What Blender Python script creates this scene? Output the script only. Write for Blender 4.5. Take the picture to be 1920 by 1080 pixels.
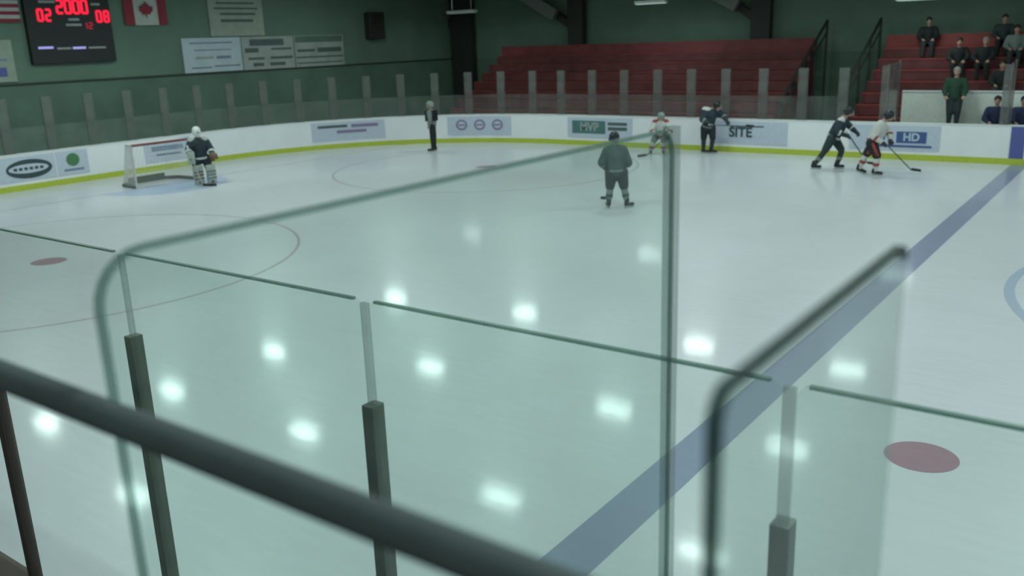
import bpy, bmesh, math, random
from mathutils import Vector, Matrix
random.seed(7)
for o in list(bpy.data.objects): bpy.data.objects.remove(o)
C = bpy.context.scene.collection
SC = bpy.context.scene
PI = math.pi

# ------------------------------------------------------------------ camera
CAM = Vector((26.337, -2.140, 3.708)); YAW = math.radians(126.548); PITCH = math.radians(15.584); ROLL = math.radians(-2.036)
fw = Vector((math.cos(YAW)*math.cos(PITCH), math.sin(YAW)*math.cos(PITCH), -math.sin(PITCH)))
r0 = Vector((math.sin(YAW), -math.cos(YAW), 0)); u0 = r0.cross(fw)
rt = math.cos(ROLL)*r0 + math.sin(ROLL)*u0
up = -math.sin(ROLL)*r0 + math.cos(ROLL)*u0
cam = bpy.data.cameras.new('camera'); cam_o = bpy.data.objects.new('camera', cam); C.objects.link(cam_o)
cam_o.matrix_world = Matrix(((rt.x, up.x, -fw.x, CAM.x), (rt.y, up.y, -fw.y, CAM.y), (rt.z, up.z, -fw.z, CAM.z), (0, 0, 0, 1)))
cam.sensor_width = 36; cam.lens = 36*1673.5/1920; cam.clip_start = 0.05; cam.clip_end = 300
cam.dof.use_dof = True; cam.dof.focus_distance = 4.2; cam.dof.aperture_fstop = 2.9
SC.camera = cam_o
# ------------------------------------------------------------------ world, exposure
w = bpy.data.worlds.new('world'); SC.world = w; w.use_nodes = True
w.node_tree.nodes['Background'].inputs[0].default_value = (0.72, 0.9, 0.85, 1); w.node_tree.nodes['Background'].inputs[1].default_value = 0.05
SC.view_settings.view_transform = 'Standard'; SC.view_settings.look = 'None'; SC.view_settings.gamma = 1
SC.view_settings.exposure = 0.0; SC.view_settings.use_curve_mapping = False
SC.cycles.transparent_max_bounces = 32; SC.cycles.max_bounces = 8
LAMP_POWER = 96.0; LAMP_COLOR = (0.80, 1.0, 0.94)
# lamp positions over the ice, lowest-y rows added to brighten the near side (hung at 6 m)
LZ = 6.0
LAMPS = [(3.4, 11.7), (3.3, 15.6), (2.55, 8.4), (2.5, 22.3), (8.36, 7.4), (9.1, 11.8), (8.8, 17.15), (8.1, 23.2),
         (14.4, 5.8), (20.2, 5.9), (8.4, .6), (14.4, .4), (20.2, .3), (15.5, 11.8), (15.2, 17.3), (15.0, 23.1), (20.1, 12.1), (19.9, 17.4), (19.6, 23.3)]
for x in (26.0, 32.0, 38.0, 44.0, 50.0, 56.0):
    for y in (.3, 6.2, 11.8, 17.4, 23.2): LAMPS.append((x, y))

# ------------------------------------------------------------------ materials
def s2l(c): return tuple(((v/255)/12.92 if v/255 <= .04045 else ((v/255+.055)/1.055)**2.4) for v in c)
def mat(name, col, rough=.6, metal=0, spec=.4, noise=0.06, scale=12, emit=None, es=0, coat=0, coat_rough=.1, bump=0):
    m = bpy.data.materials.new(name); m.use_nodes = True; nt = m.node_tree; b = nt.nodes['Principled BSDF']
    b.inputs['Roughness'].default_value = rough; b.inputs['Metallic'].default_value = metal
    b.inputs['Specular IOR Level'].default_value = spec
    b.inputs['Coat Weight'].default_value = coat; b.inputs['Coat Roughness'].default_value = coat_rough
    tc = nt.nodes.new('ShaderNodeTexCoord'); n = nt.nodes.new('ShaderNodeTexNoise'); n.inputs['Scale'].default_value = scale; n.inputs['Detail'].default_value = 4
    nt.links.new(tc.outputs['Object'], n.inputs['Vector'])
    r = nt.nodes.new('ShaderNodeValToRGB')
    r.color_ramp.elements[0].position = .3; r.color_ramp.elements[1].position = .7
    r.color_ramp.elements[0].color = (*[max(0, c*(1-noise)) for c in col], 1); r.color_ramp.elements[1].color = (*[min(1, c*(1+noise)) for c in col], 1)
    nt.links.new(n.outputs['Fac'], r.inputs['Fac']); nt.links.new(r.outputs['Color'], b.inputs['Base Color'])
    if bump:
        bp = nt.nodes.new('ShaderNodeBump'); bp.inputs['Strength'].default_value = bump; bp.inputs['Distance'].default_value = .01
        nt.links.new(n.outputs['Fac'], bp.inputs['Height']); nt.links.new(bp.outputs['Normal'], b.inputs['Normal'])
    if emit: b.inputs['Emission Color'].default_value = (*emit, 1); b.inputs['Emission Strength'].default_value = es
    return m
def glass_mat(name, tint, refl=.9, rough=.02, haze=0.0, haze_col=(.5, .55, .52)):
    m = bpy.data.materials.new(name); m.use_nodes = True; nt = m.node_tree; nt.nodes.clear()
    out = nt.nodes.new('ShaderNodeOutputMaterial'); t = nt.nodes.new('ShaderNodeBsdfTransparent'); t.inputs[0].default_value = (*tint, 1)
    g = nt.nodes.new('ShaderNodeBsdfGlossy'); g.inputs['Roughness'].default_value = rough; g.inputs[0].default_value = (refl, refl, refl, 1)
    f = nt.nodes.new('ShaderNodeFresnel'); f.inputs[0].default_value = 1.45; mx = nt.nodes.new('ShaderNodeMixShader')
    d = nt.nodes.new('ShaderNodeBsdfDiffuse'); d.inputs[0].default_value = (*haze_col, 1)
    tc = nt.nodes.new('ShaderNodeTexCoord'); n = nt.nodes.new('ShaderNodeTexNoise'); n.inputs['Scale'].default_value = 2.2; n.inputs['Detail'].default_value = 3
    nt.links.new(tc.outputs['Object'], n.inputs['Vector'])
    mu = nt.nodes.new('ShaderNodeMath'); mu.operation = 'MULTIPLY'; mu.inputs[1].default_value = haze*2; nt.links.new(n.outputs['Fac'], mu.inputs[0])
    hz = nt.nodes.new('ShaderNodeMixShader'); nt.links.new(mu.outputs[0], hz.inputs[0]); nt.links.new(t.outputs[0], hz.inputs[1]); nt.links.new(d.outputs[0], hz.inputs[2])
    ge = nt.nodes.new('ShaderNodeNewGeometry'); fr_ = nt.nodes.new('ShaderNodeMath'); fr_.operation = 'SUBTRACT'; fr_.inputs[0].default_value = 1; nt.links.new(ge.outputs['Backfacing'], fr_.inputs[1])
    fm = nt.nodes.new('ShaderNodeMath'); fm.operation = 'MULTIPLY'; nt.links.new(f.outputs[0], fm.inputs[0]); nt.links.new(fr_.outputs[0], fm.inputs[1])   # reflect off the front skin only
    nt.links.new(fm.outputs[0], mx.inputs[0]); nt.links.new(hz.outputs[0], mx.inputs[1]); nt.links.new(g.outputs[0], mx.inputs[2])
    nt.links.new(mx.outputs[0], out.inputs[0]); return m
def ice_mat(name, col, vary=.05):
    m = bpy.data.materials.new(name); m.use_nodes = True; nt = m.node_tree; b = nt.nodes['Principled BSDF']
    N = nt.nodes.new; L = nt.links.new
    tc = N('ShaderNodeTexCoord')
    n1 = N('ShaderNodeTexNoise'); n1.inputs['Scale'].default_value = .35; n1.inputs['Detail'].default_value = 5
    mp = N('ShaderNodeMapping'); mp.inputs['Scale'].default_value = (.5, 4.0, 1); mp.inputs['Rotation'].default_value = (0, 0, .6)
    n2 = N('ShaderNodeTexNoise'); n2.inputs['Scale'].default_value = 3.0; n2.inputs['Detail'].default_value = 6
    L(tc.outputs['Object'], n1.inputs['Vector']); L(tc.outputs['Object'], mp.inputs['Vector']); L(mp.outputs[0], n2.inputs['Vector'])
    ad = N('ShaderNodeMath'); ad.operation = 'MULTIPLY_ADD'; ad.inputs[1].default_value = .6; L(n1.outputs['Fac'], ad.inputs[0])
    m2 = N('ShaderNodeMath'); m2.operation = 'MULTIPLY'; m2.inputs[1].default_value = .4; L(n2.outputs['Fac'], m2.inputs[0]); L(m2.outputs[0], ad.inputs[2])
    r = N('ShaderNodeValToRGB'); r.color_ramp.elements[0].position = .35; r.color_ramp.elements[1].position = .65
    r.color_ramp.elements[0].color = (*[c*(1-vary) for c in col], 1); r.color_ramp.elements[1].color = (*[min(1, c*(1+vary)) for c in col], 1)
    L(ad.outputs[0], r.inputs[0]); L(r.outputs[0], b.inputs['Base Color'])
    b.inputs['Roughness'].default_value = .32; b.inputs['Specular IOR Level'].default_value = .25; b.inputs['IOR'].default_value = 1.31
    b.inputs['Coat Weight'].default_value = .30; b.inputs['Coat Roughness'].default_value = .085; b.inputs['Coat IOR'].default_value = 1.31
    bp = N('ShaderNodeBump'); bp.inputs['Strength'].default_value = .05; bp.inputs['Distance'].default_value = .01; L(n2.outputs['Fac'], bp.inputs['Height'])
    L(bp.outputs[0], b.inputs['Normal']); L(bp.outputs[0], b.inputs['Coat Normal'])
    return m
ICE = (.555, .565, .605)
M = dict(
    ice=ice_mat('ice', ICE), ice_blue=ice_mat('ice_blue', (.235, .26, .37)), ice_red=ice_mat('ice_red', (.34, .21, .25)),
    ice_pink=ice_mat('ice_pink', (.40, .34, .38)), ice_crease=ice_mat('ice_crease', (.37, .44, .58)), ice_lblue=ice_mat('ice_light_blue', (.37, .42, .52)),
    concrete=mat('concrete', (.16, .17, .16), .9, noise=.2, scale=3),
    board=mat('white_board', (.72, .73, .76), .35, noise=.03, scale=1.5), yellow=mat('yellow_kick', (.40, .46, .055), .4, noise=.08),
    cap=mat('board_cap', (.66, .68, .66), .4), brown=mat('brown_ledge', (.07, .05, .04), .6), ad=mat('advert_film', (.46, .51, .60), .4, noise=.05),
    navyprint=mat('navy_print', (.05, .09, .25), .5), darkprint=mat('dark_print', (.035, .06, .065), .5), greenprint=mat('green_print', (.07, .18, .08), .5),
    tealprint=mat('teal_print', (.07, .16, .15), .5), purpleprint=mat('purple_print', (.22, .17, .30), .5), bluestripe=mat('blue_stripe', (.085, .10, .30), .5),
    green=mat('green_wall', (.115, .185, .14), .75, noise=.10, scale=.8), green2=mat('green_wall_lower', (.09, .15, .115), .75, noise=.14, scale=.9),
    ceil=mat('ceiling_sheet', (.24, .26, .25), .8, noise=.15, scale=1), dark=mat('dark_steel', (.025, .028, .027), .6), duct=mat('grey_beam', (.16, .17, .16), .6),
    post=glass_mat('clear_support_post', (.80, .80, .80), haze=.30, haze_col=(.25, .26, .25), rough=.3, refl=.3), postgrey=mat('grey_post', (.17, .20, .185), .5, noise=.08, scale=4), postdark=mat('dark_post', (.08, .092, .08), .4, noise=.2, scale=9),
    red=mat('red_seat_paint', (.17, .034, .036), .55, noise=.25, scale=1.5), red2=mat('red_riser_paint', (.12, .03, .032), .65, noise=.25, scale=2), redbright=mat('bright_red_paint', (.23, .04, .036), .55, noise=.15, scale=2),
    rail=mat('dark_rail', (.06, .078, .08), .85, metal=.0, noise=.2, scale=6), brownpost=mat('brown_post', (.05, .034, .032), .55),
    gedge=glass_mat('glass_edge', (.62, .72, .69), haze=.25, haze_col=(.30, .40, .37), rough=.7, refl=.15), gedge2=glass_mat('dark_glass_edge', (.36, .42, .40), haze=.25, haze_col=(.10, .14, .13), rough=.7, refl=.15), gline=glass_mat('glass_top_edge', (.5, .62, .58), haze=.3, haze_col=(.25, .36, .32), rough=.4, refl=.4),
    white=mat('white_paint', (.62, .66, .62), .5), cream=mat('cream_sign', (.28, .33, .27), .6, noise=.1, scale=3), greysign=mat('grey_sign', (.30, .34, .32), .6, noise=.12, scale=2), paleblue=mat('pale_blue_sign', (.42, .50, .55), .6, noise=.08, scale=2),
    signprint=mat('sign_print', (.075, .11, .10), .6), signblue=mat('sign_blue', (.16, .21, .31), .6), flagred=mat('flag_red', (.22, .03, .045), .8), flagwhite=mat('flag_white', (.40, .42, .40), .8), flagnavy=mat('flag_navy', (.04, .05, .12), .8),
    black=mat('scoreboard_black', (.018, .02, .02), .6), led=mat('red_led', (.4, .01, .03), .5, emit=(1, .012, .05), es=.95), led2=mat('dim_red_led', (.3, .01, .03), .5, emit=(1, .02, .09), es=.22), ledblue=mat('blue_led', (.2, .2, .5), .5, emit=(.5, .45, 1), es=.55),
    skin=mat('skin', (.45, .27, .2), .6), navyjersey=mat('navy_jersey', (.022, .035, .05), .8, noise=.2), tealjersey=mat('slate_jersey', (.05, .08, .085), .8, noise=.25, scale=5),
    whitejersey=mat('white_jersey', (.50, .50, .48), .8), blackcloth=mat('black_cloth', (.016, .02, .02), .8), greycloth=mat('grey_cloth', (.17, .20, .19), .8), charcoal=mat('charcoal_pants', (.03, .042, .045), .8), helmet=mat('black_helmet', (.012, .016, .02), .3), whitehelmet=mat('white_helmet', (.60, .64, .60), .35),
    greyhelmet=mat('grey_helmet', (.22, .28, .25), .4), redcloth=mat('red_cloth', (.30, .05, .05), .8), greencloth=mat('green_cloth', (.02, .055, .033), .85), bluecloth=mat('navy_coat', (.022, .03, .075), .85), pad=mat('goalie_pad', (.36, .40, .36), .6, noise=.12), padbrown=mat('brown_pad', (.16, .09, .06), .6),
    hair=mat('dark_hair', (.03, .022, .018), .7), hair2=mat('grey_hair', (.25, .24, .22), .7), stick=mat('stick_shaft', (.06, .07, .07), .5), whitestick=mat('white_shaft', (.6, .6, .58), .5), steel=mat('steel', (.5, .52, .52), .25, metal=1), net=mat('net_cord', (.62, .62, .60), .8), redpost=mat('red_goal_pipe', (.17, .045, .05), .4), greypad=mat('grey_base_pad', (.15, .17, .15), .7), whitepost=mat('white_goal_pipe', (.55, .53, .50), .4),
    lampbody=mat('lamp_body', (.6, .63, .62), .5), lens=mat('lamp_lens', (.8, .85, .85), .4, emit=(.8, 1, .94), es=6), lensdim=mat('dim_lamp_lens', (.5, .6, .55), .4, emit=(.7, 1, .85), es=.08), lensmid=mat('mid_lamp_lens', (.5, .6, .55), .4, emit=(.7, 1, .85), es=.45),
    glass=glass_mat('shield_glass', (.955, .985, .972), haze=.02), glassp=glass_mat('divider_glass', (.94, .982, .965), haze=.03, rough=.3, refl=.5, haze_col=(.38, .5, .45)), glassfar=glass_mat('far_glass', (.95, .965, .96), haze=.04, refl=.7), plastic=glass_mat('clear_plastic_post', (.80, .83, .82), haze=.15, haze_col=(.4, .43, .43), rough=.2),
    endglass=glass_mat('smoked_end_panel', (.75, .75, .75), haze=.33, haze_col=(.34, .34, .35), rough=.2),
)

# ------------------------------------------------------------------ mesh helpers
class MB:
    def __init__(s): s.b = bmesh.new()
    def box(s, x0, x1, y0, y1, z0, z1):
        m = Matrix.Translation(((x0+x1)/2, (y0+y1)/2, (z0+z1)/2)) @ Matrix.Diagonal((abs(x1-x0), abs(y1-y0), abs(z1-z0), 1))
        bmesh.ops.create_cube(s.b, size=1, matrix=m); return s
    def obox(s, c, ax, ay, az, sx, sy, sz):   # oriented box
        m = Matrix(((ax.x*sx, ay.x*sy, az.x*sz, c.x), (ax.y*sx, ay.y*sy, az.y*sz, c.y), (ax.z*sx, ay.z*sy, az.z*sz, c.z), (0, 0, 0, 1)))
        bmesh.ops.create_cube(s.b, size=1, matrix=m); return s
    def cone(s, p0, p1, ra, rb, seg=14, caps=True):
        p0 = Vector(p0); p1 = Vector(p1); d = p1-p0
        if d.length < 1e-6: return s
        m = Matrix.Translation((p0+p1)/2) @ d.to_track_quat('Z', 'Y').to_matrix().to_4x4()
        bmesh.ops.create_cone(s.b, cap_ends=caps, segments=seg, radius1=ra, radius2=rb, depth=d.length, matrix=m); return s
    def ball(s, c, r, sx=1, sy=1, sz=1, rot=None):
        m = Matrix.Translation(Vector(c)) @ (rot.to_4x4() if rot else Matrix.Identity(4)) @ Matrix.Diagonal((sx*r, sy*r, sz*r, 1))
        bmesh.ops.create_icosphere(s.b, subdivisions=2, radius=1, matrix=m); return s
    def cap(s, p0, p1, ra, rb):
        s.ball(p0, ra); s.ball(p1, rb); s.cone(p0, p1, ra, rb, 16); return s
    def poly(s, pts, z0, z1):     # vertical prism over polygon pts
        vb = [s.b.verts.new((x, y, z0)) for x, y in pts]; vt = [s.b.verts.new((x, y, z1)) for x, y in pts]; n = len(pts)
        s.b.faces.new(vt); s.b.faces.new(vb[::-1])
        for i in range(n): s.b.faces.new((vb[i], vb[(i+1) % n], vt[(i+1) % n], vt[i]))
        return s
    def done(s, name, m, parent=None, smooth=False, bevel=0, **props):
        if bevel: bmesh.ops.bevel(s.b, geom=list(s.b.edges), offset=bevel, segments=2, affect='EDGES', profile=.5)
        bmesh.ops.recalc_face_normals(s.b, faces=s.b.faces)
        me = bpy.data.meshes.new(name); s.b.to_mesh(me); s.b.free()
        if smooth:
            for p in me.polygons: p.use_smooth = True
        me.materials.append(m if not isinstance(m, str) else M[m])
        o = bpy.data.objects.new(name, me); C.objects.link(o)
        if parent: o.parent = parent
        for k, v in props.items(): o[k] = v
        return o
def thing(name, label, cat, loc=(0, 0, 0), group=None):
    o = bpy.data.objects.new(name, None); C.objects.link(o); o.location = loc; o['label'] = label; o['category'] = cat; o.empty_display_size = .2
    if group: o['group'] = group
    return o
def put(o, root):      # parts are modelled in world coordinates: keep them there
    o.parent = root; o.matrix_parent_inverse = Matrix.Translation(root.location).inverted(); return o
def P(mb, name, m, root, **k):
    o = mb.done(name, m, None, **k); return put(o, root) if root else o
def remesh(o, voxel, smooth=4):
    md = o.modifiers.new('r', 'REMESH'); md.mode = 'VOXEL'; md.voxel_size = voxel; md.use_smooth_shade = True
    ms = o.modifiers.new('s', 'SMOOTH'); ms.factor = .5; ms.iterations = smooth
    dg = bpy.context.evaluated_depsgraph_get(); me = bpy.data.meshes.new_from_object(o.evaluated_get(dg)); old = o.data
    o.modifiers.clear(); o.data = me
    if not me.materials: me.materials.append(old.materials[0])
    for p in me.polygons: p.use_smooth = True
    return o
def tubepath(mb, pts, r, seg=10, closed=False):
    n = len(pts)
    for i in range(n if closed else n-1):
        a = pts[i]; b = pts[(i+1) % n]; mb.cone(a, b, r, r, seg)
        if 0 < i or closed: mb.ball(a, r*1.0)
    return mb
def text_mesh(name, body, size, m, parent, origin, ax, ay, n, depth=.004, bold=0):
    cu = bpy.data.curves.new(name, 'FONT'); cu.body = body; cu.size = size; cu.extrude = depth; cu.align_x = 'CENTER'; cu.align_y = 'CENTER'; cu.offset = bold
    t = bpy.data.objects.new(name+'_curve', cu); C.objects.link(t); dg = bpy.context.evaluated_depsgraph_get(); dg.update()
    me = bpy.data.meshes.new_from_object(t.evaluated_get(dg)); bpy.data.objects.remove(t)
    me.transform(Matrix(((ax.x, ay.x, n.x, origin.x), (ax.y, ay.y, n.y, origin.y), (ax.z, ay.z, n.z, origin.z), (0, 0, 0, 1))))
    me.materials.clear(); me.materials.append(M[m]); o = bpy.data.objects.new(name, me); C.objects.link(o)
    if parent: o.parent = parent
    return o
Zv = Vector((0, 0, 1))

# ------------------------------------------------------------------ rink dimensions
W = 25.009; RC = 8.5; LEN = 58.6; BH = 1.046; XB = 23.186; GL = 3.3; YN = -0.33; XW = -2.0; YF = 32.2; YW = -9.0; XE = 64.0
EZX, EZN, EZF = 9.7, 5.8, 19.2
# arranged clockwise: near-left corner from (near straight) to the end boards, and on
def outline(off=0.0, n=16):
    x0, x1, y0, y1 = -off, LEN+off, YN-off, W+off; r = RC+off; pts = []
    for cx, cy, a0 in ((x0+r, y0+r, 1.5*PI), (x0+r, y1-r, PI), (x1-r, y1-r, .5*PI), (x1-r, y0+r, 0)):
        for i in range(n+1):
            a = a0 - (i/n)*PI/2; pts.append((cx+r*math.cos(a), cy+r*math.sin(a)))
    return pts
def path(s):    # along the left end boards from y=RC, round the far corner, along the far side; returns point and inward normal
    L1 = W-2*RC
    if s < L1: return Vector((0, RC+s, 0)), Vector((1, 0, 0))
    s2 = s-L1; q = RC*PI/2
    if s2 < q:
        a = s2/RC; return Vector((RC-RC*math.cos(a), W-RC+RC*math.sin(a), 0)), Vector((math.cos(a), -math.sin(a), 0))
    return Vector((RC+s2-q, W, 0)), Vector((0, -1, 0))
def ringwall(mb, ptsA, ptsB, z0, z1):   # solid strip between two closed outlines
    n = len(ptsA); V = []
    for (ax, ay), (bx, by) in zip(ptsA, ptsB):
        V.append([mb.b.verts.new(v) for v in ((ax, ay, z0), (ax, ay, z1), (bx, by, z1), (bx, by, z0))])
    for i in range(n):
        a = V[i]; b = V[(i+1) % n]
        for k in range(4): mb.b.faces.new((a[k], b[k], b[(k+1) % 4], a[(k+1) % 4]))
    return mb
def strip(mb, s0, s1, z0, z1, o0, o1, n=10):   # curved slab following the boards; o = distance inwards from the face
    V = []
    for i in range(n+1):
        p, nn = path(s0+(s1-s0)*i/n); a = p+nn*o0; b = p+nn*o1
        V.append([mb.b.verts.new(v) for v in ((a.x, a.y, z0), (a.x, a.y, z1), (b.x, b.y, z1), (b.x, b.y, z0))])
    for i in range(n):
        for k in range(4): mb.b.faces.new((V[i][k], V[i+1][k], V[i+1][(k+1) % 4], V[i][(k+1) % 4]))
    mb.b.faces.new(V[0]); mb.b.faces.new(V[-1][::-1]); return mb

# ------------------------------------------------------------------ setting
def struct(o): o['kind'] = 'structure'; return o
struct(MB().box(XW-1, XE+1, YW-1, YF+1, -.35, -.12).done('floor', 'concrete'))
ice = MB().poly(outline(.05), -.12, 0).done('ice_sheet', 'ice', label='white ice sheet with faint painted lines and lamp reflections', category='ice', kind='structure')
def flat(name, m, pts, h=.0015): MB().poly(pts, 0.0004, h).done(name, m, ice)
def ring(name, m, cx, cy, r, wd, n=96, h=.0015, a0=0, a1=2*PI):
    mb = MB(); V = []
    for i in range(n+1):
        a = a0+(a1-a0)*i/n; c, s = math.cos(a), math.sin(a)
        V.append([mb.b.verts.new((cx+q*c, cy+q*s, z)) for q, z in ((r-wd/2, 0.0004), (r-wd/2, h), (r+wd/2, h), (r+wd/2, .0004))])
    for i in range(n):
        for k in range(4): mb.b.faces.new((V[i][k], V[i+1][k], V[i+1][(k+1) % 4], V[i][(k+1) % 4]))
    mb.done(name, m, ice)
def disc(name, m, cx, cy, r, h=.002):
    flat(name, m, [(cx+r*math.cos(2*PI*i/40), cy+r*math.sin(2*PI*i/40)) for i in range(40)], h)
for xb in (XB, LEN-XB): flat('blue_line', 'ice_blue', [(xb-.2, YN), (xb+.2, YN), (xb+.2, W), (xb-.2, W)])
flat('centre_line', 'ice_red', [(LEN/2-.15, YN), (LEN/2+.15, YN), (LEN/2+.15, W), (LEN/2-.15, W)])
ring('centre_circle', 'ice_lblue', LEN/2, 12.5, 4.57, .14)
for x in (EZX, LEN-EZX):
    for y in (EZN, EZF): ring('faceoff_circle', 'ice_pink', x, y, 4.57, .06); disc('faceoff_dot', 'ice_red', x, y, .31)
for x in (24.92, LEN-24.92):
    for y in (EZN, EZF): disc('faceoff_dot', 'ice_red', x, y, .31)
for gx, sg in ((GL-.3, 1), (LEN-GL+.3, -1)):
    flat('goal_line', 'ice_pink', [(gx-.03, 1.6), (gx+.03, 1.6), (gx+.03, 23.4), (gx-.03, 23.4)])
    flat('goal_crease', 'ice_crease', [(gx+sg*1.85*math.sin(PI*i/24), 12.55-1.85*math.cos(PI*i/24)) for i in range(25)][::1 if sg > 0 else -1], .0022)
# walls
struct(MB().box(XW-.3, XW-.01, YW, YF, -.12, 7.2).done('wall_end', 'green'))
struct(MB().box(XW-.3, XE, YF, YF+.3, -.12, 7.2).done('wall_far', 'green'))
struct(MB().box(XW-.3, XE, YW-.3, YW, -.12, 7.2).done('wall_near', 'green'))
struct(MB().box(XE, XE+.3, YW, YF, -.12, 7.2).done('wall_right', 'green'))
struct(MB().box(XW, XW+.04, YW, YF, -.12, 2.86).done('trim_1', 'green2'))
struct(MB().box(XW, XW+.07, YW, YF, 2.86, 2.92).done('trim_2', 'dark'))
struct(MB().box(XW+.05, XE, YF-.04, YF, -.12, 2.86).done('trim_3', 'green2'))
mb = MB(); R = 9.8; ym = (YW+YF)/2
v = [mb.b.verts.new(c) for c in ((XW-.3, YW-.3, 7.0), (XE+.3, YW-.3, 7.0), (XE+.3, ym, R), (XW-.3, ym, R), (XW-.3, YF+.3, 7.0), (XE+.3, YF+.3, 7.0))]
mb.b.faces.new((v[0], v[1], v[2], v[3])); mb.b.faces.new((v[3], v[2], v[5], v[4]))
cl = mb.done('ceiling', 'ceil'); struct(cl); md = cl.modifiers.new('t', 'SOLIDIFY'); md.thickness = .15; md.offset = 1
for X in (XW-.15, XE+.15): struct(MB().box(X-.15, X+.15, ym-6, ym+6, 7.2, 9.0).done('trim_4', 'green'))

# columns and knee braces along the far wall, with roof beams
def column(x, lab, y=YF-.35, wd=.5):
    t = thing('roof_column', lab, 'column', (x, y, -.12))
    P(MB().box(x-wd/2, x+wd/2, y-.15, y+.15, -.12, 7.0), 'column_shaft', 'dark', t)
    P(MB().obox(Vector((x-.9, y, 4.6)), Vector((.82, 0, -.57)), Vector((0, 1, 0)), Vector((.57, 0, .82)), 1.9, .22, .28), 'knee_brace', 'dark', t)
    P(MB().obox(Vector((x-1.9, y-.5, 5.25)), Vector((.88, 0, -.47)), Vector((0, 1, 0)), Vector((.47, 0, .88)), 2.6, .25, .5), 'haunch_beam', 'duct', t)
column(-1.2, 'wide dark column in the corner where the green walls meet', wd=1.2)
column(5.1, 'dark column with grey brace rising behind the left part of the long red bleacher', wd=.75)
column(13.3, 'dark column rising behind the right part of the long red bleacher', wd=.75)
column(23.5, 'dark column at the upper right behind the spectators', wd=2.4)
t = thing('wall_heater', 'dark box hung on the green end wall right of the sponsor banners', 'heater', (XW, 26.6, 3.9))
P(MB().box(XW, XW+.35, 26.2, 27.1, 3.9, 5.0), 'casing', 'dark', t, bevel=.03); P(MB().box(XW+.35, XW+.38, 26.3, 27.0, 4.0, 4.9), 'grille', 'black', t)

# ------------------------------------------------------------------ lamps
def lamp_fixture(x, y, z, m, lab, grp=None, lx=1.25, ly=.34, lens='lens'):
    t = thing('ceiling_lamp', lab, 'lamp', (x, y, z), grp)
    MB().box(-lx/2, lx/2, -ly/2, ly/2, .02, .12).done('lamp_housing', 'lampbody', t)
    MB().box(-lx/2+.03, lx/2-.03, -ly/2+.03, ly/2-.03, 0, .02).done('lamp_lens', lens, t)
    h = 7.0+2.8*(1-abs(y-ym)/(ym-YW)) - z - .02
    for sx in (-1, 1): MB().cone((sx*lx*.35, 0, .12), (sx*lx*.35, 0, h), .008, .008, 6).done('hanger_rod', 'steel', t)
    return t
for i, (x, y) in enumerate(LAMPS):
    lamp_fixture(x, y, LZ, 'lens', 'strip lamp hung over the ice, out of view, some seen as bright reflections, the near rows added to brighten the ice', 'lamps hung over the ice')
    li = bpy.data.lights.new('strip_light', 'AREA'); li.shape = 'RECTANGLE'; li.size = .95; li.size_y = .42; li.energy = LAMP_POWER; li.color = LAMP_COLOR
    lo = bpy.data.objects.new('strip_light', li); C.objects.link(lo); lo.location = (x, y, LZ-.03)
def strip_light(x, y, z, e):
    li = bpy.data.lights.new('strip_light', 'AREA'); li.shape = 'RECTANGLE'; li.size = 1.0; li.size_y = .3; li.energy = e; li.color = LAMP_COLOR
    lo = bpy.data.objects.new('strip_light', li); C.objects.link(lo); lo.location = (x, y, z-.03)
for x in (16, 21.5, 27, 32.5):
    lamp_fixture(x, -5.4, LZ, 'lens', 'unseen strip lamp added over the near stands to brighten the handrail', 'fill lamps added over the near stands'); strip_light(x, -5.4, LZ, 90)  # unseen lamps added as fill for the otherwise unlit handrail
strip_light(10.13, 29, 4.78, 34); strip_light(1.1, 29, 4.84, 20); strip_light(19.46, 29, 4.44, 26); strip_light(30, 29, 4.44, 30)
lamp_fixture(30, 29, 4.44, 'lens', 'strip lamp over the far end of the right bleacher, out of view', lens='lensmid')
lamp_fixture(10.13, 29, 4.78, 'lens', 'thin pale strip lamp above the middle of the red bleacher', lens='lensmid', lx=1.25, ly=.25)
lamp_fixture(1.1, 29, 4.84, 'lens', 'dim thin strip lamp above the left end of the red bleacher', lens='lensdim', lx=1.5, ly=.25)
lamp_fixture(19.46, 29, 4.44, 'lens', 'bright pale strip lamp at the top edge above the right bleacher', lens='lensmid', lx=1.3, ly=.6)

# ------------------------------------------------------------------ dasher boards
bd = thing('dasher_boards', 'white rink boards with yellow kick strip curving round the ice', 'boards', (0, 0, 0))
face = ringwall(MB(), outline(0), outline(.12), 0, BH-.03).done('board_wall', 'board', bd)
ringwall(MB(), outline(-.012), outline(0), 0.0, .17).done('kick_strip', 'yellow', bd)
cap = ringwall(MB(), outline(-.01), outline(.16), BH-.03, BH).done('cap_rail', 'cap', bd)
MB().box(18, 30, YN-.20, YN+.02, BH+.001, BH+.008).done('outer_ledge', 'brown', bd)
for X in (XB-.1, LEN-XB+.1):
    for y, s in ((W, -1), (YN, 1)): MB().box(X-.17, X+.17, y, y+s*.014, .17, BH-.03).done('blue_stripe', 'bluestripe', bd)
def advert(s0, s1, z0=.27, z1=.97, m='ad'):
    return strip(MB(), s0, s1, z0, z1, 0.0, .014).done('advert_panel', m, bd)
def adtext(part, s, z, body, size, m, bold=.0, name='lettering'):
    p, n = path(s); ax = Zv.cross(n)
    text_mesh(name, body, size, m, part, p+n*.02+Zv*z, ax, Zv, n, .003, bold)
def adbox(part, s0, s1, z0, z1, m, name='logo_block', o=.022): strip(MB(), s0, s1, z0, z1, .014, o).done(name, m, part)
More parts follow.
